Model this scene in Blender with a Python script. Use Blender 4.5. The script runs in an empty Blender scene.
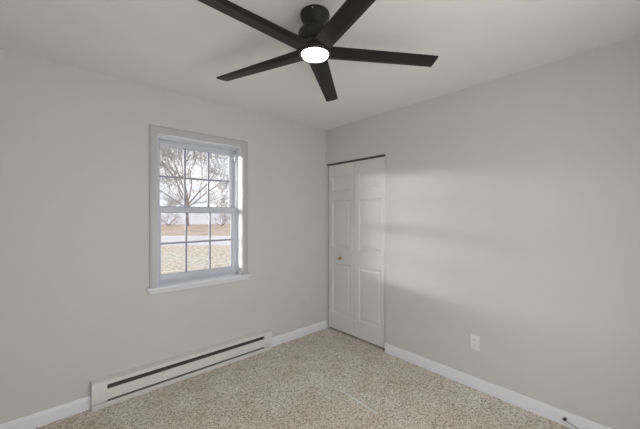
import bpy, bmesh, math, random
from mathutils import Vector, Matrix, noise
S = bpy.context.scene
COL = S.collection
PI = math.pi

# ------------------------------------------------------------------ camera
H = 2.44                                   # ceiling height
CAM = Vector((-2.567, -2.744, 1.40))
RIGHT = Vector((0.7435, -0.6688, 0)).normalized()
FWD = Vector((0.6688, 0.7435, 0)).normalized()
cd = bpy.data.cameras.new('camera'); cam = bpy.data.objects.new('camera', cd); COL.objects.link(cam)
cam.location = CAM
cam.rotation_euler = (PI / 2, 0, math.atan2(FWD.y, FWD.x) - PI / 2)
cd.sensor_width = 36; cd.lens = 304 / 640 * 36; cd.clip_start = 0.02; cd.clip_end = 500
S.camera = cam

# ------------------------------------------------------------------ world, sun, added fill lamp, exposure
S.view_settings.view_transform = 'Standard'
S.view_settings.look = 'None'
S.view_settings.gamma = 1.0
S.view_settings.use_curve_mapping = False
S.view_settings.exposure = 0.08

w = bpy.data.worlds.new('sky'); S.world = w; w.use_nodes = True
nt = w.node_tree; nt.nodes.clear()
n_out = nt.nodes.new('ShaderNodeOutputWorld'); n_bg = nt.nodes.new('ShaderNodeBackground')
n_tc = nt.nodes.new('ShaderNodeTexCoord'); n_map = nt.nodes.new('ShaderNodeMapping')
n_map.inputs['Scale'].default_value = (2.2, 2.2, 7.0)
n_noise = nt.nodes.new('ShaderNodeTexNoise'); n_noise.inputs['Scale'].default_value = 2.6
n_noise.inputs['Detail'].default_value = 5; n_noise.inputs['Roughness'].default_value = .55
n_cr = nt.nodes.new('ShaderNodeValToRGB')
n_cr.color_ramp.elements[0].position = .34; n_cr.color_ramp.elements[0].color = (.68, .69, .73, 1)
n_cr.color_ramp.elements[1].position = .62; n_cr.color_ramp.elements[1].color = (.98, .96, .94, 1)
n_bg.inputs['Strength'].default_value = 1.32
nt.links.new(n_tc.outputs['Generated'], n_map.inputs[0]); nt.links.new(n_map.outputs[0], n_noise.inputs[0])
nt.links.new(n_noise.outputs[0], n_cr.inputs[0]); 
# veiled sunset glow low in the north-west: wide in azimuth, thin in elevation
def wmath(op, a, b=None, c=None):
    n = nt.nodes.new('ShaderNodeMath'); n.operation = op
    for i, v in enumerate((a, b, c)):
        if v is None: continue
        if isinstance(v, (int, float)): n.inputs[i].default_value = v
        else: nt.links.new(v, n.inputs[i])
    return n.outputs[0]
n_sep = nt.nodes.new('ShaderNodeSeparateXYZ'); nt.links.new(n_tc.outputs['Generated'], n_sep.inputs[0])
GLOW_AZ, GLOW_EL, GLOW_SA, GLOW_SE, GLOW = math.radians(147), .100, .25, .0195, 140.0
az = wmath('ARCTAN2', n_sep.outputs[1], n_sep.outputs[0])
da = wmath('DIVIDE', wmath('SUBTRACT', az, GLOW_AZ), GLOW_SA)
de = wmath('DIVIDE', wmath('SUBTRACT', n_sep.outputs[2], GLOW_EL), GLOW_SE)
g = wmath('MULTIPLY', wmath('EXPONENT', wmath('MULTIPLY', wmath('ADD', wmath('MULTIPLY', da, da), wmath('MULTIPLY', de, de)), -.5)), GLOW)
n_gc = nt.nodes.new('ShaderNodeVectorMath'); n_gc.operation = 'SCALE'; n_gc.inputs[0].default_value = (1, .94, .90)
nt.links.new(g, n_gc.inputs['Scale'])
n_add = nt.nodes.new('ShaderNodeVectorMath'); n_add.operation = 'ADD'
nt.links.new(n_cr.outputs[0], n_add.inputs[0]); nt.links.new(n_gc.outputs[0], n_add.inputs[1])
nt.links.new(n_add.outputs[0], n_bg.inputs[0])
nt.links.new(n_bg.outputs[0], n_out.inputs[0])

def lamp(name, kind, loc, direction, energy, color, **kw):
    d = bpy.data.lights.new(name, kind); d.energy = energy; d.color = color
    for k, v in kw.items(): setattr(d, k, v)
    o = bpy.data.objects.new(name, d); COL.objects.link(o); o.location = loc
    o.rotation_euler = Vector(direction).to_track_quat('-Z', 'Y').to_euler()
    return o
# low veiled sun in the north-west, comes in through the visible window on to the right wall
lamp('low_sun', 'SUN', (-20, 16, 6), (1, -.86, -.13), .22, (1.0, .86, .76), angle=math.radians(9))
# fill lamp added in an invented opening in the unseen wall behind the camera
lamp('added_fill_light', 'AREA', (-1.75, -3.21, 1.05), (.06, 1, -.08), 19.0, (.95, .975, 1.0),
     shape='RECTANGLE', size=1.4, size_y=1.9)
FAN_EMIT = 14.0

# ------------------------------------------------------------------ materials
def srgb(r, g, b):
    f = lambda c: (c / 255 / 12.92) if c / 255 <= .04045 else ((c / 255 + .055) / 1.055) ** 2.4
    return (f(r), f(g), f(b), 1)

def mat(name, col, rough=.5, metal=0, bump=0, bscale=200, spec=.5, var=0, vscale=8):
    m = bpy.data.materials.new(name); m.use_nodes = True
    t = m.node_tree; p = t.nodes['Principled BSDF']
    p.inputs['Base Color'].default_value = col; p.inputs['Roughness'].default_value = rough
    p.inputs['Metallic'].default_value = metal; p.inputs['Specular IOR Level'].default_value = spec
    tc = t.nodes.new('ShaderNodeTexCoord')
    n = t.nodes.new('ShaderNodeTexNoise'); n.inputs['Scale'].default_value = bscale; n.inputs['Detail'].default_value = 3
    t.links.new(tc.outputs['Object'], n.inputs[0])
    if bump:
        b = t.nodes.new('ShaderNodeBump'); b.inputs['Strength'].default_value = bump; b.inputs['Distance'].default_value = .002
        t.links.new(n.outputs[0], b.inputs['Height']); t.links.new(b.outputs[0], p.inputs['Normal'])
    if var:
        n2 = t.nodes.new('ShaderNodeTexNoise'); n2.inputs['Scale'].default_value = vscale; n2.inputs['Detail'].default_value = 4
        t.links.new(tc.outputs['Object'], n2.inputs[0])
        r = t.nodes.new('ShaderNodeValToRGB')
        r.color_ramp.elements[0].position = .3; r.color_ramp.elements[1].position = .7
        r.color_ramp.elements[0].color = tuple(c * (1 - var) for c in col[:3]) + (1,)
        r.color_ramp.elements[1].color = tuple(min(1, c * (1 + var)) for c in col[:3]) + (1,)
        t.links.new(n2.outputs[0], r.inputs[0]); t.links.new(r.outputs[0], p.inputs['Base Color'])
    return m

M_WALL = mat('wall_paint', (.66, .659, .643, 1), .55, bump=.12, bscale=90, spec=.35, var=.012, vscale=3)
M_CEIL = mat('ceiling_paint', (.84, .84, .83, 1), .8, bump=.15, bscale=120, spec=.2, var=.012, vscale=3)
M_CASING = mat('window_casing_dimmed', (.56, .56, .57, 1), .35, bump=.03, bscale=40)  # dim local tone beside the bright window, painted into the trim colour
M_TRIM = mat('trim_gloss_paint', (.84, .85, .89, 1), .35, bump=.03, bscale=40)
M_DOOR = mat('door_paint', (.76, .76, .74, 1), .42, bump=.08, bscale=60)
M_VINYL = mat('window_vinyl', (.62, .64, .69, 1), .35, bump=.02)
M_GRILLE = mat('grille_shaded_vinyl', (.36, .38, .44, 1), .4)  # vinyl darkened: shade on the muntins is put into the base colour
M_HEAT = mat('heater_enamel', (.74, .735, .71, 1), .38, bump=.02)
M_DARK = mat('dark_gap', (.03, .03, .032, 1), .6)
M_FIN = mat('heater_fins', (.20, .20, .205, 1), .45, metal=.3)
M_TRACK = mat('track_metal', (.10, .095, .09, 1), .45, metal=.5)
M_BRASS = mat('aged_brass', (.42, .30, .13, 1), .32, metal=1)
M_FAN = mat('fan_black', (.024, .024, .023, 1), .45, bump=.02, spec=.3)
M_OUT = mat('outlet_plastic', (.84, .84, .845, 1), .35)
M_RUB = mat('black_rubber', (.012, .012, .015, 1), .45)
M_STEEL = mat('steel', (.55, .55, .55, 1), .3, metal=1)
M_THREAD = mat('white_thread', (.96, .96, .95, 1), .5)
M_BARK = mat('bark', (.34, .31, .30, 1), .9, bump=.5, bscale=6, var=.25, vscale=3)
M_TWIG = mat('twig_bark', (.40, .39, .40, 1), .9, var=.2, vscale=2)
M_BRUSH = mat('brush_twigs', (.20, .13, .11, 1), .9, var=.25, vscale=3)
M_FENCE = mat('white_fence_vinyl', (.82, .87, .96, 1), .5, var=.03, vscale=1)
M_ROAD = mat('asphalt', (.66, .65, .70, 1), .9, bump=.3, bscale=60, var=.10, vscale=.8)

def blade_mat():
    m = mat('fan_blade_black_wood', (.018, .017, .018, 1), .45, spec=.25)
    t = m.node_tree; p = t.nodes['Principled BSDF']
    tc = t.nodes.new('ShaderNodeTexCoord'); mp = t.nodes.new('ShaderNodeMapping'); mp.inputs['Scale'].default_value = (3, 90, 20)
    n = t.nodes.new('ShaderNodeTexNoise'); n.inputs['Scale'].default_value = 2.5; n.inputs['Detail'].default_value = 5
    r = t.nodes.new('ShaderNodeValToRGB')
    r.color_ramp.elements[0].color = (.006, .0058, .006, 1); r.color_ramp.elements[1].color = (.022, .021, .022, 1)
    t.links.new(tc.outputs['Object'], mp.inputs[0]); t.links.new(mp.outputs[0], n.inputs[0])
    t.links.new(n.outputs[0], r.inputs[0]); t.links.new(r.outputs[0], p.inputs['Base Color'])
    b = t.nodes.new('ShaderNodeBump'); b.inputs['Strength'].default_value = .15; b.inputs['Distance'].default_value = .001
    t.links.new(n.outputs[0], b.inputs['Height']); t.links.new(b.outputs[0], p.inputs['Normal'])
    return m
M_BLADE = blade_mat()

def carpet_mat():
    m = bpy.data.materials.new('beige_carpet'); m.use_nodes = True
    t = m.node_tree; p = t.nodes['Principled BSDF']
    p.inputs['Roughness'].default_value = .95; p.inputs['Specular IOR Level'].default_value = .1
    p.inputs['Sheen Weight'].default_value = .25; p.inputs['Sheen Roughness'].default_value = .6
    tc = t.nodes.new('ShaderNodeTexCoord')
    def nz(scale, det, rough=.6):
        n = t.nodes.new('ShaderNodeTexNoise'); n.inputs['Scale'].default_value = scale
        n.inputs['Detail'].default_value = det; n.inputs['Roughness'].default_value = rough
        t.links.new(tc.outputs['Object'], n.inputs[0]); return n
    fine = nz(60, 4, .8)
    vo = t.nodes.new('ShaderNodeTexVoronoi'); vo.inputs['Scale'].default_value = 120
    t.links.new(tc.outputs['Object'], vo.inputs['Vector'])
    tuft = t.nodes.new('ShaderNodeMix'); tuft.data_type = 'FLOAT'; tuft.inputs[0].default_value = .55
    sepc = t.nodes.new('ShaderNodeSeparateColor'); t.links.new(vo.outputs['Color'], sepc.inputs[0])
    t.links.new(sepc.outputs[0], tuft.inputs[2]); t.links.new(fine.outputs[0], tuft.inputs[3])
    r = t.nodes.new('ShaderNodeValToRGB'); e = r.color_ramp.elements
    e[0].position = .26; e[0].color = (.34, .27, .20, 1)
    e[1].position = .70; e[1].color = (1, .94, .85, 1)
    k = e.new(.47); k.color = (.80, .71, .61, 1)
    t.links.new(tuft.outputs[0], r.inputs[0])
    big = nz(3.2, 3)                       # trodden and brushed areas of the pile
    r2 = t.nodes.new('ShaderNodeValToRGB'); r2.color_ramp.elements[0].position = .35; r2.color_ramp.elements[1].position = .68
    r2.color_ramp.elements[0].color = (.84, .80, .75, 1); r2.color_ramp.elements[1].color = (1, 1, 1, 1)
    t.links.new(big.outputs[0], r2.inputs[0])
    mx = t.nodes.new('ShaderNodeMix'); mx.data_type = 'RGBA'; mx.blend_type = 'MULTIPLY'; mx.inputs[0].default_value = 1
    t.links.new(r.outputs[0], mx.inputs[6]); t.links.new(r2.outputs[0], mx.inputs[7])
    t.links.new(mx.outputs[2], p.inputs['Base Color'])
    b = t.nodes.new('ShaderNodeBump'); b.inputs['Strength'].default_value = .8; b.inputs['Distance'].default_value = .008
    t.links.new(tuft.outputs[0], b.inputs['Height']); t.links.new(b.outputs[0], p.inputs['Normal'])
    return m
M_CARPET = carpet_mat()

def grass_mat():
    m = bpy.data.materials.new('dry_winter_grass'); m.use_nodes = True
    t = m.node_tree; p = t.nodes['Principled BSDF']; p.inputs['Roughness'].default_value = 1
    p.inputs['Specular IOR Level'].default_value = .05
    tc = t.nodes.new('ShaderNodeTexCoord')
    def nz(scale, det):
        n = t.nodes.new('ShaderNodeTexNoise'); n.inputs['Scale'].default_value = scale; n.inputs['Detail'].default_value = det
        n.inputs['Roughness'].default_value = .7
        t.links.new(tc.outputs['Object'], n.inputs[0]); return n
    r = t.nodes.new('ShaderNodeValToRGB'); e = r.color_ramp.elements
    e[0].position = .36; e[0].color = (.32, .29, .25, 1); e[1].position = .60; e[1].color = (.80, .76, .73, 1)
    t.links.new(nz(5.5, 8).outputs[0], r.inputs[0])
    r2 = t.nodes.new('ShaderNodeValToRGB'); r2.color_ramp.elements[0].position = .4; r2.color_ramp.elements[1].position = .6
    r2.color_ramp.elements[0].color = (1, .92, .85, 1); r2.color_ramp.elements[1].color = (.98, 1, .96, 1)
    t.links.new(nz(.12, 2).outputs[0], r2.inputs[0])
    mx = t.nodes.new('ShaderNodeMix'); mx.data_type = 'RGBA'; mx.blend_type = 'MULTIPLY'; mx.inputs[0].default_value = 1
    t.links.new(r.outputs[0], mx.inputs[6]); t.links.new(r2.outputs[0], mx.inputs[7]); t.links.new(mx.outputs[2], p.inputs['Base Color'])
    return m
M_GRASS = grass_mat()
def field_mat():
    return mat('brown_field_grass', (.56, .455, .39, 1), 1, var=.25, vscale=.5, spec=.05)
M_FIELD = field_mat()

def glass_mat():
    m = bpy.data.materials.new('window_glass'); m.use_nodes = True; t = m.node_tree; t.nodes.clear()
    o = t.nodes.new('ShaderNodeOutputMaterial'); mix = t.nodes.new('ShaderNodeMixShader')
    tr = t.nodes.new('ShaderNodeBsdfTransparent'); gl = t.nodes.new('ShaderNodeBsdfGlossy')
    tr.inputs[0].default_value = (.97, .98, .98, 1); gl.inputs['Roughness'].default_value = .01; mix.inputs[0].default_value = .035
    t.links.new(tr.outputs[0], mix.inputs[1]); t.links.new(gl.outputs[0], mix.inputs[2])
    t.links.new(mix.outputs[0], o.inputs[0]); return m
M_GLASS = glass_mat()

def emit_mat(name, col, s):
    m = bpy.data.materials.new(name); m.use_nodes = True; p = m.node_tree.nodes['Principled BSDF']
    p.inputs['Base Color'].default_value = (.9, .9, .9, 1); p.inputs['Emission Color'].default_value = col
    p.inputs['Emission Strength'].default_value = s; return m
M_LED = emit_mat('led_diffuser', (1, .965, .90, 1), FAN_EMIT)

# ------------------------------------------------------------------ mesh helpers
def obj(name, bm, m, parent=None, smooth=True, ang=35):
    bmesh.ops.recalc_face_normals(bm, faces=bm.faces[:])
    me = bpy.data.meshes.new(name); bm.to_mesh(me); bm.free()
    me.materials.append(m)
    if smooth:
        me.polygons.foreach_set('use_smooth', [True] * len(me.polygons))
        me.set_sharp_from_angle(angle=math.radians(ang))
    o = bpy.data.objects.new(name, me); COL.objects.link(o)
    if parent: o.parent = parent
    return o

def empty(name, loc=(0, 0, 0), rz=0):
    o = bpy.data.objects.new(name, None); COL.objects.link(o)
    o.location = loc; o.rotation_euler = (0, 0, rz); o.empty_display_size = .1
    return o

def tag(o, label=None, cat=None, group=None, kind=None):
    if label: o['label'] = label
    if cat: o['category'] = cat
    if group: o['group'] = group
    if kind: o['kind'] = kind
    return o

def add_box(bm, a, b, bev=0, seg=2):
    lo = [min(a[i], b[i]) for i in range(3)]; hi = [max(a[i], b[i]) for i in range(3)]
    vs = [bm.verts.new((x, y, z)) for x in (lo[0], hi[0]) for y in (lo[1], hi[1]) for z in (lo[2], hi[2])]
    fs = [bm.faces.new([vs[i] for i in f]) for f in ((0, 1, 3, 2), (4, 6, 7, 5), (0, 4, 5, 1), (2, 3, 7, 6), (0, 2, 6, 4), (1, 5, 7, 3))]
    if bev:
        es = list({e for f in fs for e in f.edges})
        bmesh.ops.bevel(bm, geom=es, offset=bev, segments=seg, profile=.6, affect='EDGES')

def box(a, b, bev=0, seg=2):
    bm = bmesh.new(); add_box(bm, a, b, bev, seg); return bm

def add_lathe(bm, prof, n=48, c=(0, 0), cap=True):
    rings = []
    for r, z in prof:
        rings.append([bm.verts.new((c[0] + r * math.cos(2 * PI * i / n), c[1] + r * math.sin(2 * PI * i / n), z)) for i in range(n)])
    for a, b in zip(rings, rings[1:]):
        for i in range(n): bm.faces.new((a[i], a[(i + 1) % n], b[(i + 1) % n], b[i]))
    if cap:
        bm.faces.new(rings[0][::-1]); bm.faces.new(rings[-1])

def add_tube(bm, pts, rad, n=8):
    rings = []
    for i, p in enumerate(pts):
        p = Vector(p)
        d = (Vector(pts[min(i + 1, len(pts) - 1)]) - Vector(pts[max(i - 1, 0)])).normalized()
        u = d.orthogonal().normalized() if not rings else (pu - d * pu.dot(d)).normalized()
        pu = u; v = d.cross(u)
        r = rad[i] if isinstance(rad, (list, tuple)) else rad
        rings.append([bm.verts.new(p + (u * math.cos(2 * PI * k / n) + v * math.sin(2 * PI * k / n)) * r) for k in range(n)])
    for a, b in zip(rings, rings[1:]):
        for k in range(n): bm.faces.new((a[k], a[(k + 1) % n], b[(k + 1) % n], b[k]))
    bm.faces.new(rings[0][::-1]); bm.faces.new(rings[-1])

def add_prism(bm, poly, p0, p1, f):
    """poly of 2D points mapped by f(t, u, v) at t = p0, p1"""
    A = [bm.verts.new(f(p0, u, v)) for u, v in poly]; B = [bm.verts.new(f(p1, u, v)) for u, v in poly]
    n = len(poly)
    for i in range(n): bm.faces.new((A[i], A[(i + 1) % n], B[(i + 1) % n], B[i]))
    bm.faces.new(A[::-1]); bm.faces.new(B)

# ------------------------------------------------------------------ room shell
XL, YN = -3.114, -3.158                    # left wall, near wall (behind the camera)
WX0, WX1, WZ0, WZ1 = -1.893, -1.134, .81, 2.066        # visible window opening
WT = .20                                   # outer wall thickness
DY0, DY1, DZ = -.885, -.014, 2.018         # closet opening in the right wall

tag(obj('floor', box((XL - .3, YN - .3, -.12), (.9, WT, 0)), M_CARPET, smooth=False), 'beige speckled carpet covering the bedroom floor', 'carpet', kind='structure')
tag(obj('ceiling', box((XL - .3, YN - .3, H), (.9, WT, H + .12)), M_CEIL, smooth=False), 'plain white painted ceiling above the black fan', 'ceiling', kind='structure')
bm = bmesh.new()
add_box(bm, (XL - .2, 0, 0), (WX0, WT, H)); add_box(bm, (WX1, 0, 0), (.9, WT, H))
add_box(bm, (WX0, 0, 0), (WX1, WT, WZ0 - .02)); add_box(bm, (WX0, 0, WZ1), (WX1, WT, H))
tag(obj('wall_back', bm, M_WALL, smooth=False), 'off-white wall with the window and baseboard heater', 'wall', kind='structure')
bm = bmesh.new()
add_box(bm, (0, YN - .2, 0), (.12, DY0, H)); add_box(bm, (0, DY0, DZ), (.12, 0, H)); add_box(bm, (0, DY1, 0), (.12, 0, DZ))
tag(obj('wall_right', bm, M_WALL, smooth=False), 'long blank off-white wall with the closet door', 'wall', kind='structure')
bm = bmesh.new()
add_box(bm, (XL - .12, YN - .2, 0), (XL, 0, H))
tag(obj('wall_left', bm, M_WALL, smooth=False), 'off-white side wall beside the camera', 'wall', kind='structure')
bm = bmesh.new()
NX0, NX1, NZ = -2.48, -1.02, 2.03  # opening added in the unseen wall for the fill lamp
add_box(bm, (XL, YN - .12, 0), (NX0, YN, H)); add_box(bm, (NX1, YN - .12, 0), (0, YN, H)); add_box(bm, (NX0, YN - .12, NZ), (NX1, YN, H))
tag(obj('wall_near', bm, M_WALL, smooth=False), 'off-white wall behind the camera with an added opening for fill light', 'wall', kind='structure')
# closet behind the bifold door
bm = bmesh.new()
add_box(bm, (.12, DY0 - .2, 0), (.14, DY0 - .005, H)) ; add_box(bm, (.70, DY0 - .2, 0), (.74, 0, H)); add_box(bm, (.12, DY0 - .24, 0), (.74, DY0 - .2, H))
tag(obj('wall_closet', bm, M_WALL, smooth=False), 'closet walls behind the white bifold door', 'wall', kind='structure')

# baseboards: ogee-topped profile (u = out from wall, v = height)
BB = [(0, 0), (.014, 0), (.014, .066), (.011, .074), (.0085, .078), (.0065, .087), (.003, .092), (0, .092)]
HX0, HX1 = -2.330, -.826                   # heater extents along the window wall
bm = bmesh.new()
fx = lambda t, u, v: (t, -u, v)
add_prism(bm, BB, XL, HX0, fx); add_prism(bm, BB, HX1, -.001, fx)
tag(obj('baseboard_back', bm, M_TRIM, ang=50), 'white baseboard under the window on both sides of the heater', 'baseboard', kind='structure')
bm = bmesh.new(); add_prism(bm, BB, YN, DY0 - .004, lambda t, u, v: (-u, t, v))
tag(obj('baseboard_right', bm, M_TRIM, ang=50), 'white baseboard running along the blank right wall', 'baseboard', kind='structure')
bm = bmesh.new(); add_prism(bm, BB, YN + .014, -.014, lambda t, u, v: (XL + u, t, v))
tag(obj('baseboard_left', bm, M_TRIM, ang=50), 'white baseboard on the side wall beside the camera', 'baseboard', kind='structure')

# ------------------------------------------------------------------ window_1 : double-hung, three by two lites per sash
win = tag(empty('window_1', (0, 0, 0)), 'white double-hung window with grilles in the off-white wall', 'window', kind='structure')
bm = bmesh.new()                           # casing on three sides, mitred
prof = [(0, 0), (0, .016), (.004, .019), (.046, .019), (.052, .016), (.058, .010), (.060, .004), (.060, 0)]
rows = []
for o_, d_ in prof:
    rows.append([bm.verts.new(p) for p in ((WX0 - o_, -d_, WZ0), (WX0 - o_, -d_, WZ1 + o_), (WX1 + o_, -d_, WZ1 + o_), (WX1 + o_, -d_, WZ0))])
for i in range(len(rows)):
    a, b = rows[i], rows[(i + 1) % len(rows)]
    for k in range(3): bm.faces.new((a[k], a[k + 1], b[k + 1], b[k]))
bm.faces.new([r[0] for r in rows]); bm.faces.new([r[3] for r in rows][::-1])
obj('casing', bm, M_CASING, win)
obj('stool', box((WX0 - .082, -.048, WZ0 - .022), (WX1 + .082, .085, WZ0), .006, 3), M_TRIM, win)
bm = bmesh.new(); add_prism(bm, [(0, 0), (.010, 0), (.016, .008), (.016, .03), (.019, .036), (0, .036)], WX0 - .06, WX1 + .06, lambda t, u, v: (t, -u, WZ0 - .058 + v))
obj('apron', bm, M_TRIM, win)
bm = bmesh.new()                           # jamb liner boards
add_box(bm, (WX0, -.002, WZ0), (WX0 + .006, .085, WZ1)); add_box(bm, (WX1 - .006, -.002, WZ0), (WX1, .085, WZ1))
add_box(bm, (WX0, -.002, WZ1 - .006), (WX1, .085, WZ1))
obj('jamb', bm, M_TRIM, win, smooth=False)
bm = bmesh.new()                           # vinyl master frame with sash channels
for xa, xb in ((WX0, WX0 + .020), (WX1 - .020, WX1)):
    add_box(bm, (xa, .080, WZ0), (xb, .185, WZ1), .003)
add_box(bm, (WX0, .080, WZ1 - .022), (WX1, .185, WZ1), .003); add_box(bm, (WX0, .080, WZ0), (WX1, .185, WZ0 + .020), .003)
add_box(bm, (WX0 + .018, .116, WZ0), (WX0 + .027, .122, WZ1 - .02)); add_box(bm, (WX1 - .027, .116, WZ0), (WX1 - .018, .122, WZ1 - .02))
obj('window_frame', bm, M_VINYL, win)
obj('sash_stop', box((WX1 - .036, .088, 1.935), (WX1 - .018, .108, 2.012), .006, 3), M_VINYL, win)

def sash(name, x0, x1, z0, z1, y0, y1, st, rb, rt):
    bm = bmesh.new()
    ya, yb = y0, y1; sr = st + .013
    add_box(bm, (x0, ya, z0), (x0 + st, yb, z1), .003); add_box(bm, (x1 - sr, ya, z0), (x1, yb, z1), .003)
    add_box(bm, (x0 + st - .002, ya + .0004, z0), (x1 - sr + .002, yb, z0 + rb), .003); add_box(bm, (x0 + st - .002, ya + .0004, z1 - rt), (x1 - sr + .002, yb, z1), .003)
    g0, g1, h0, h1 = x0 + st, x1 - sr, z0 + rb, z1 - rt
    ym = (ya + yb) / 2
    # glazing bead stepped back round the pane
    for a, b in (((g0, ya + .007, h0), (g0 + .008, ym, h1)), ((g1 - .008, ya + .007, h0), (g1, ym, h1)),
                 ((g0, ya + .007, h0), (g1, ym, h0 + .008)), ((g0, ya + .007, h1 - .008), (g1, ym, h1))):
        add_box(bm, a, b)
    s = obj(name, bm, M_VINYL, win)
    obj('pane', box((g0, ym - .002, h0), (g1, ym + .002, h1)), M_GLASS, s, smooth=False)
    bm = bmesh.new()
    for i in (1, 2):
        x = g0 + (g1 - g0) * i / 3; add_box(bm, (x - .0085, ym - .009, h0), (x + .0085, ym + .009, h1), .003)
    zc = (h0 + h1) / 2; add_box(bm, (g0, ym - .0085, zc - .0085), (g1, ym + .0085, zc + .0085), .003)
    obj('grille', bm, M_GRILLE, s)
    return s
SX0, SX1 = WX0 + .006, WX1 - .014
lo = sash('lower_sash', SX0, SX1, WZ0 + .015, 1.464, .086, .116, .038, .056, .045)
up = sash('upper_sash', SX0, SX1, 1.424, WZ1 - .014, .122, .152, .038, .04, .056)
for fxr in (.27, .73):
    x = SX0 + (SX1 - SX0) * fxr
    bm = bmesh.new(); add_box(bm, (x - .026, .090, 1.4635), (x + .026, .112, 1.469), .002); add_box(bm, (x - .012, .085, 1.468), (x + .022, .104, 1.478), .004)
    obj('sash_lock', bm, M_VINYL, lo)
bm = bmesh.new(); add_box(bm, (-1.60, .079, .838), (-1.43, .087, .846), .002)
obj('sash_lift', bm, M_VINYL, lo)

# ------------------------------------------------------------------ door_1 : six-panel bifold closet door
door = tag(empty('door_1', (0, 0, 0)), 'white panelled bifold closet door in the room corner', 'door', kind='structure')
XF = .022                                   # recess of the door face
def leaf(y0, y1, z0, z1):
    bm = bmesh.new(); xb = XF + .034
    st = .062
    pz = [(.215, .815), (1.0, 1.57), (1.675, 1.86)]
    # stiles and rails
    add_box(bm, (XF, y0, z0), (xb, y0 + st, z1)); add_box(bm, (XF, y1 - st, z0), (xb, y1, z1))
    zz = [z0] + [v for p in pz for v in p] + [z1]
    for a, b in zip(zz[0::2], zz[1::2]): add_box(bm, (XF, y0 + st, a), (xb, y1 - st, b))
    for a, b in pz:                         # moulded raised panels: sticking, groove, bevelled field
        loops = []
        for ins, dep in ((0, 0), (.004, .004), (.010, .0105), (.015, .011), (.036, .004), (.039, .002)):
            loops.append([bm.verts.new((XF + dep, y, z)) for y, z in ((y0 + st + ins, a + ins), (y1 - st - ins, a + ins), (y1 - st - ins, b - ins), (y0 + st + ins, b - ins))])
        for A, B in zip(loops, loops[1:]):
            for i in range(4): bm.faces.new((A[i], A[(i + 1) % 4], B[(i + 1) % 4], B[i]))
        bm.faces.new(loops[-1])
        add_box(bm, (XF + .016, y0 + st, a), (xb - .006, y1 - st, b))
    return obj('door_leaf', bm, M_DOOR, door, ang=25)
ym = (DY0 + DY1) / 2
l_far = leaf(ym + .0015, DY1 - .013, .022, DZ - .020)
l_near = leaf(DY0 + .004, ym - .0015, .022, DZ - .020)
bm = bmesh.new()
add_lathe(bm, [(.0, 0), (.017, 0), (.017, .003), (.008, .005), (.006, .016), (.009, .020), (.0145, .026), (.0155, .031), (.013, .037), (.006, .0395), (.0, .040)], 24, cap=False)
bmesh.ops.remove_doubles(bm, verts=bm.verts[:], dist=1e-5)
kc = (ym + DY1) / 2
bmesh.ops.transform(bm, matrix=Matrix.Translation((XF, kc, .882)) @ Matrix.Rotation(-PI / 2, 4, 'Y'), verts=bm.verts[:])
tag(obj('knob', bm, M_BRASS, l_far), 'small round brass knob')
bm = bmesh.new(); add_box(bm, (.010, DY0 + .001, DZ - .017), (.060, DY1 - .001, DZ - .0005)); 
obj('track', bm, M_TRACK, door, smooth=False)

# ------------------------------------------------------------------ ceiling fan
FC = CAM + RIGHT * (-.026) + FWD * 1.577
fan = tag(empty('ceiling_fan', (FC.x, FC.y, H)), 'black five-blade flush ceiling fan with round lit lamp', 'ceiling fan')
ZB = 2.235 - H                              # blade height in the fan's frame
bm = bmesh.new(); add_lathe(bm, [(.074, 0), (.076, -.004), (.076, -.016), (.073, -.024), (.054, -.066), (.052, -.074), (.052, -.084)], 48)
can = obj('canopy', bm, M_FAN, fan)
bm = bmesh.new(); add_lathe(bm, [(.050, -.080), (.066, -.083), (.079, -.090), (.086, -.102), (.088, -.118), (.086, -.140), (.078, -.156), (.068, -.164)], 56)
obj('motor_housing', bm, M_FAN, fan)
for a in (1.25, 1.25 + PI):
    bm = bmesh.new(); add_lathe(bm, [(.0035, 0), (.0035, .003), (.002, .0042)], 14)
    th = math.atan2(-FWD.y, -FWD.x) + (a - 1.25) - .15
    bmesh.ops.transform(bm, matrix=Matrix.Rotation(th, 4, 'Z') @ Matrix.Translation((.0755, 0, -.016)) @ Matrix.Rotation(PI / 2, 4, 'Y'), verts=bm.verts[:])
    tag(obj('screw', bm, M_STEEL, can), 'shiny steel screw')
bm = bmesh.new(); add_lathe(bm, [(.070, -.158), (.082, -.166), (.086, -.178), (.087, -.202), (.085, -.210), (.079, -.213), (.072, -.213), (.0705, -.199)], 56)
obj('hub', bm, M_FAN, fan)
bm = bmesh.new(); add_lathe(bm, [(.070, -.200), (.070, -.213), (.066, -.219), (.053, -.2225), (.03, -.224), (.004, -.2245)], 48)
tag(obj('light_diffuser', bm, M_LED, fan), 'glowing round white lamp')
def blade_bm():
    bm = bmesh.new(); n = 22; T = .007
    rows = []
    for i in range(n + 1):
        s = i / n
        wm, wp = .052 - .010 * s, .052 - .008 * s           # half widths: minus (trailing) and plus (leading) side
        wf = .030 - .014 * s                                # crease line distance from the plus edge
        r0 = .062
        rm, rp = r0 + s * (.660 - r0), r0 + s * (.662 - r0)
        k = (wp - wf + wm) / (wp + wm)
        rc = rm + (rp - rm) * k
        lift = .014 * (1 - .8 * s)
        pts = [(rm, -wm, 0), (rm + (rc - rm) * .5, (-wm + wp - wf) / 2, -.001), (rc, wp - wf, 0), (rp, wp, lift)]
        top = [(x, y, z + T) for x, y, z in pts]
        rows.append([bm.verts.new(p) for p in pts + top[::-1]])
    for A, B in zip(rows, rows[1:]):
        m = len(A)
        for i in range(m): bm.faces.new((A[i], A[(i + 1) % m], B[(i + 1) % m], B[i]))
    bm.faces.new(rows[0]); bm.faces.new(rows[-1][::-1])
    return bm
b0 = obj('blade', blade_bm(), M_BLADE, fan, ang=12)
TH0 = 7.8 - math.degrees(math.atan2(.6688, .7435))
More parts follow.
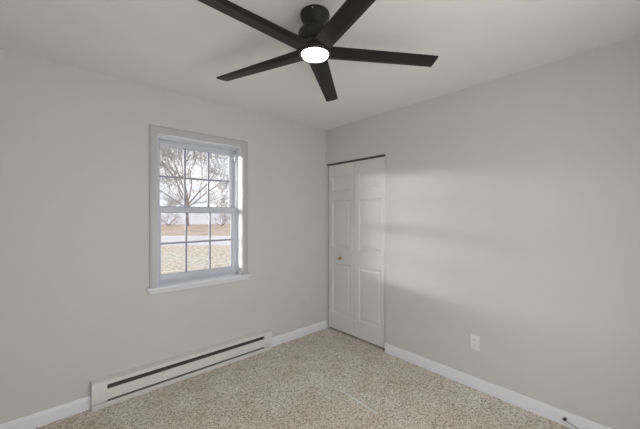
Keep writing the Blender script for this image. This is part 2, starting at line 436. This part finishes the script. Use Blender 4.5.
for i in range(5):
    b = b0 if i == 0 else b0.copy()
    if i: COL.objects.link(b); b.parent = fan
    b.rotation_mode = 'ZYX'
    b.rotation_euler = (0, 0, 0)
    b.matrix_local = Matrix.Translation((0, 0, ZB)) @ Matrix.Rotation(math.radians(TH0 + 72 * i), 4, 'Z') @ Matrix.Rotation(math.radians(-11), 4, 'X')

# ------------------------------------------------------------------ baseboard heater
heat = tag(empty('baseboard_heater', ((HX0 + HX1) / 2, 0, 0)), 'long white electric baseboard heater under the window', 'heater')
hw = (HX1 - HX0) / 2; EC = .092
def hprism(name, poly, a, b, m, lab=None):
    bm = bmesh.new(); add_prism(bm, poly, a, b, lambda t, u, v: (t, -u, v)); o = obj(name, bm, m, heat, ang=30)
    if lab: o['label'] = lab
    return o
hprism('back_panel', [(0, .004), (.004, .004), (.004, .186), (0, .186)], -hw, hw, M_HEAT)
hprism('top_cover', [(0, .198), (.002, .198), (.050, .189), (.057, .184), (.060, .177), (.060, .160), (.056, .158), (.056, .176), (.049, .182), (0, .190)], -hw + EC, hw - EC, M_HEAT)
hprism('front_panel', [(.052, .128), (.060, .124), (.062, .118), (.062, .052), (.058, .051), (.058, .118), (.052, .122)], -hw + EC, hw - EC, M_HEAT)
hprism('bottom_lip', [(.004, .001), (.064, .001), (.066, .005), (.066, .036), (.062, .038), (.060, .010), (.004, .010)], -hw, hw, M_HEAT)
for sx in (-1, 1):
    a, b = sorted((sx * (hw - EC), sx * hw))
    hprism('end_cap', [(0, .011), (.055, .011), (.056, .052), (.0625, .052), (.0625, .178), (.058, .186), (.050, .191), (0, .199)], a, b, M_HEAT)
bm = bmesh.new()
n = 60
L0, L1 = -hw + EC + .004, hw - EC - .004
for i in range(n * 2):
    x = L0 + (L1 - L0) * (i + .5) / (n * 2); add_box(bm, (x - .0006, -.047, .05), (x + .0006, -.010, .15))
add_box(bm, (L0, -.012, .02), (L1, -.006, .180))
add_box(bm, (L0, -.054, .139), (L1, -.050, .1425))
tag(obj('heating_fins', bm, M_FIN, heat, smooth=False), 'dark metal fins in the slot')

# ------------------------------------------------------------------ electrical outlets
def outlet(loc, rz, label, M_OUT=M_OUT):
    t = tag(empty('wall_outlet', loc, rz), label, 'outlet', 'duplex wall outlets')
    # faces local -y
    obj('cover_plate', box((-.036, -.0072, -.059), (.036, 0, .059), .002, 2), M_OUT, t)
    for s in (-1, 1):
        bm = bmesh.new()
        pts = []
        for k in range(28):
            a = 2 * PI * k / 28; pts.append((.0172 * math.cos(a), max(-.0135, min(.0135, .0172 * math.sin(a)))))
        add_prism(bm, pts, -.0085, -.004, lambda tt, u, v: (u, tt, v + s * .0195))
        r = obj('receptacle', bm, M_OUT, t)
        bm = bmesh.new()
        add_box(bm, (-.0075, -.0087, s * .0195 - .001), (-.0055, -.006, s * .0195 + .008)); add_box(bm, (.0055, -.0087, s * .0195), (.0075, -.006, s * .0195 + .007))
        add_box(bm, (-.0022, -.0087, s * .0195 - .0085), (.0022, -.006, s * .0195 - .0045))
        tag(obj('slots', bm, M_DARK, r, smooth=False), 'dark plug slots')
    bm = bmesh.new(); add_lathe(bm, [(.003, 0), (.003, .0012), (.002, .002)], 14)
    bmesh.ops.transform(bm, matrix=Matrix.Translation((0, -.0062, 0)) @ Matrix.Rotation(PI / 2, 4, 'X'), verts=bm.verts[:])
    obj('screw', bm, M_OUT, t)
    return t
outlet((0, -1.757, .372), -PI / 2, 'white duplex outlet low on the blank wall right of the closet door')
outlet((-.348, 0, .357), 0, 'painted-over duplex outlet under the window wall, right of the heater', M_WALL)

# ------------------------------------------------------------------ black cable stub on the right baseboard
t = tag(empty('coaxial_cable', (-.014, -2.335, .050)), 'short black cable plug poking out of the white baseboard at bottom right', 'cable')
bm = bmesh.new(); add_tube(bm, [(.004, 0, 0), (-.006, 0, .001), (-.016, .002, .001), (-.024, .003, -.001)], [.006, .0085, .0085, .007], 12)
obj('plug', bm, M_RUB, t)
bm = bmesh.new(); add_tube(bm, [(-.020, .003, -.001), (-.017, -.008, -.008), (-.008, -.03, -.019), (-.004, -.055, -.030), (-.004, -.075, -.040)], .0016, 8)
obj('cord', bm, M_RUB, t)

# ------------------------------------------------------------------ threads of white lint on the carpet
def floor_pt(px, py):
    d = 1.4 * 304 / (py - 214); p = CAM + RIGHT * ((px - 320) / 304 * d) + FWD * d
    return Vector((p.x, p.y, 0))
def thread(a, b, r, label, wob=.004, seed=0):
    A, B = floor_pt(*a), floor_pt(*b); rnd = random.Random(seed); c = (A + B) / 2
    n = 12; pts = []; nrm = Vector((-(B - A).y, (B - A).x, 0)).normalized()
    for i in range(n + 1):
        s = i / n; pts.append(A.lerp(B, s) - c + nrm * (wob * math.sin(s * 3.1 + seed) + rnd.uniform(-.001, .001)) + Vector((0, 0, r * .7 + .001)))
    bm = bmesh.new(); add_tube(bm, pts, [r * (.35 + .65 * math.sin(PI * min(1, max(0, .08 + .84 * i / n)))) for i in range(n + 1)], 8)
    o = obj('lint_thread', bm, M_THREAD); o.location = c
    tag(o, label, 'thread', 'white threads on the carpet'); return o
thread((341, 391), (377, 413), .0050, 'longest straight white thread lying on the open carpet', .004, 1)
thread((343, 373.5), (352, 377), .0042, 'short white thread on the carpet nearest the closet door', .002, 2)
thread((316, 391), (323, 395), .0042, 'short white thread left of the longest thread on the carpet', .002, 3)
thread((325, 396), (331, 399), .0042, 'tiny white thread on the carpet between short and longest threads', .001, 4)

thread((282, 356), (284, 371), .0024, 'thin faint curved strand on the carpet nearest the heater end', .03, 5)
thread((306, 381), (321, 389), .0024, 'thin faint strand on the carpet left of the short white threads', .012, 6)

# ------------------------------------------------------------------ outdoors
G = -.55
def at(px, depth, z=G):
    p = CAM + RIGHT * ((px - 320) / 304 * depth) + FWD * depth
    return Vector((p.x, p.y, z))
tag(obj('ground', box((-110, WT, G - .3), (140, 190, G)), M_GRASS, smooth=False), 'dry winter lawn outside the window', 'lawn', kind='structure')
# road and far field run across the view, square to the camera's line of sight
def strip(name, d0, d1, m, z, label, cat):
    bm = bmesh.new()
    q = [at(px, d, z) for px, d in ((-260, d0), (520, d0), (520, d1), (-260, d1))]
    lo_ = [bm.verts.new((v.x, v.y, G - .1)) for v in q]; hi_ = [bm.verts.new(v) for v in q]
    for i in range(4): bm.faces.new((lo_[i], lo_[(i + 1) % 4], hi_[(i + 1) % 4], hi_[i]))
    bm.faces.new(lo_[::-1]); bm.faces.new(hi_)
    return tag(obj(name, bm, m, smooth=False), label, cat, kind='structure')
CH = 1.4 - G
strip('road', CH * 304 / 31, CH * 304 / 21.5, M_ROAD, G + .02, 'pale grey road crossing beyond the lawn', 'road')
strip('field', CH * 304 / 21.5, 120, M_FIELD, G + .03, 'brown grass field between road and white fence', 'field')

# white privacy fence
FD = 58
def fence(pa, pb, h, label):
    A, B = at(pa, FD), at(pb, FD); L = (B - A).length; ang = math.atan2((B - A).y, (B - A).x)
    t = tag(empty('white_fence', (A.x, A.y, G + .03), ang), label, 'fence', 'white board fences across the field')
    nb = max(1, round(L / 2.4)); sp = L / nb
    for i in range(nb):
        bm = bmesh.new()
        k = 4
        for j in range(k):
            x0 = i * sp + .06 + (sp - .12) * j / k; add_box(bm, (x0 + .04, -.05, .05), (x0 + (sp - .12) / k - .04, .02, h - .05))
        add_box(bm, (i * sp, -.035, h - .12), ((i + 1) * sp, .035, h)); add_box(bm, (i * sp, -.035, .05), ((i + 1) * sp, .035, .2))
        add_box(bm, (i * sp, -.01, .1), ((i + 1) * sp, .01, h - .1))
        obj('panel', bm, M_FENCE, t, smooth=False)
    for i in range(nb + 1):
        bm = bmesh.new(); add_box(bm, (i * sp - .07, -.07, 0), (i * sp + .07, .07, h + .08)); obj('post', bm, M_FENCE, t, smooth=False)
fence(150, 184.5, 2.05, 'white board fence beyond the field, left of the large tree trunk')
fence(186.5, 231, 2.2, 'wide white board fence beyond the field, right of the large tree trunk')

def grow(rnd, base, direc, length, rad, depth, segs, spread, up=.1, kids=(2, 4), shrink=.66, big=None):
    p = Vector(base); d = Vector(direc).normalized(); n = 6 if depth else 4
    pts = [p.copy()]; rads = [rad]
    for i in range(n):
        d = (d + Vector((rnd.gauss(0, .13), rnd.gauss(0, .13), rnd.gauss(0, .10) + up * .25))).normalized()
        p = p + d * (length / n); pts.append(p.copy()); rads.append(rad * (1 - .55 * (i + 1) / n))
    segs.append((pts, rads, depth))
    if depth == 0: return
    for k in range(rnd.randint(*kids) + (1 if depth > 1 else 0)):
        f = rnd.uniform(.2, 1.0); i = min(n, max(1, round(f * n)))
        ax = Vector((rnd.gauss(0, 1), rnd.gauss(0, 1), rnd.gauss(0, .7))); dd = (pts[i] - pts[i - 1]).normalized()
        ax = (ax - dd * ax.dot(dd)).normalized()
        nd = (dd * math.cos(spread) + ax * math.sin(spread))
        grow(rnd, pts[i], nd, length * shrink * rnd.uniform(.75, 1.15), rads[i] * .58, depth - 1, segs, spread, up, kids, shrink)

def make_tree(name, loc, height, rad, limbs, seed, label, cat, depth=4, trunk_h=.2, spread=.6, mt=None, mb=None, up=.1, group=None, kids=(2, 4)):
    rnd = random.Random(seed); t = tag(empty(name, loc), label, cat, group)
    bm = bmesh.new(); th = height * trunk_h
    if trunk_h:
        add_tube(bm, [(0, 0, -.3), (.02, 0, th * .25), (0, .04, th * .6), (.03, .02, th)], [rad * 1.35, rad * 1.05, rad * .95, rad * .9], 12)
    segs = []
    for (dv, f, l) in limbs:
        grow(rnd, (0, 0, th * f), dv, height * l, rad * .52, depth, segs, spread, up, kids, .74)
    bt = bmesh.new()
    for pts, rads, dp in segs:
        rads = [max(r, .016 * height / 14) for r in rads]
        if dp >= depth - 0: add_tube(bm, pts, rads, 7)
        else: add_tube(bt, pts, rads, 3 if dp < 2 else 5)
    obj('trunk', bm, mt or M_BARK, t); obj('branches', bt, mb or M_TWIG, t)
    return t
def cv(x, z, y=0): return RIGHT * x + FWD * y + Vector((0, 0, z))
make_tree('bare_tree', at(187, 50, G + .03), 20, .26,
          [(cv(-.12, 1), 1, .40), (cv(.30, 1, -.1), .95, .42), (cv(.75, .8, .1), .85, .40), (cv(-.75, .75, .1), .85, .42), (cv(-.9, .35, -.1), .75, .36),
           (cv(1, .45, .1), .78, .38), (cv(.1, 1, .4), .95, .36), (cv(-.45, 1, -.3), .95, .4)], 11,
          'large bare spreading tree outside the window', 'tree', depth=5, trunk_h=.20, kids=(1, 4))
make_tree('bare_tree', at(224, 70, G + .03), 9, .16, [(cv(0, 1), 1, .36), (cv(.6, .8), .9, .32), (cv(-.6, .8), .9, .32), (cv(.2, 1, .5), .9, .3)], 5,
          'smaller bare tree beyond the fence, at the right of the window view', 'tree', depth=4, trunk_h=.22, kids=(2, 4))
make_tree('bare_tree', at(170, 66, G + .03), 8, .15, [(cv(0, 1), 1, .36), (cv(.6, .8), .9, .32), (cv(-.6, .8), .9, .32), (cv(.2, 1, .5), .9, .3)], 8,
          'small bare tree beyond the fence, at the left of the window view', 'tree', depth=4, trunk_h=.22, kids=(2, 4))
for px, dp, hh, sd, lab in ((168, 52, 2.6, 21, 'leafless brown brush before the fence, left of the tree trunk'),
                            (222, 50, 2.4, 22, 'leafless reddish brush at the right part of the white fence')):
    make_tree('brush', at(px, dp, G + .03), hh * 1.5, .05, [(cv(random.Random(sd + i).uniform(-1.6, 1.6), .7, random.Random(sd * 3 + i).uniform(-.6, .6)), 0, .42) for i in range(9)], sd,
              lab, 'shrub', depth=3, trunk_h=0, mt=M_BRUSH, mb=M_BRUSH, group='brush by the white fence')
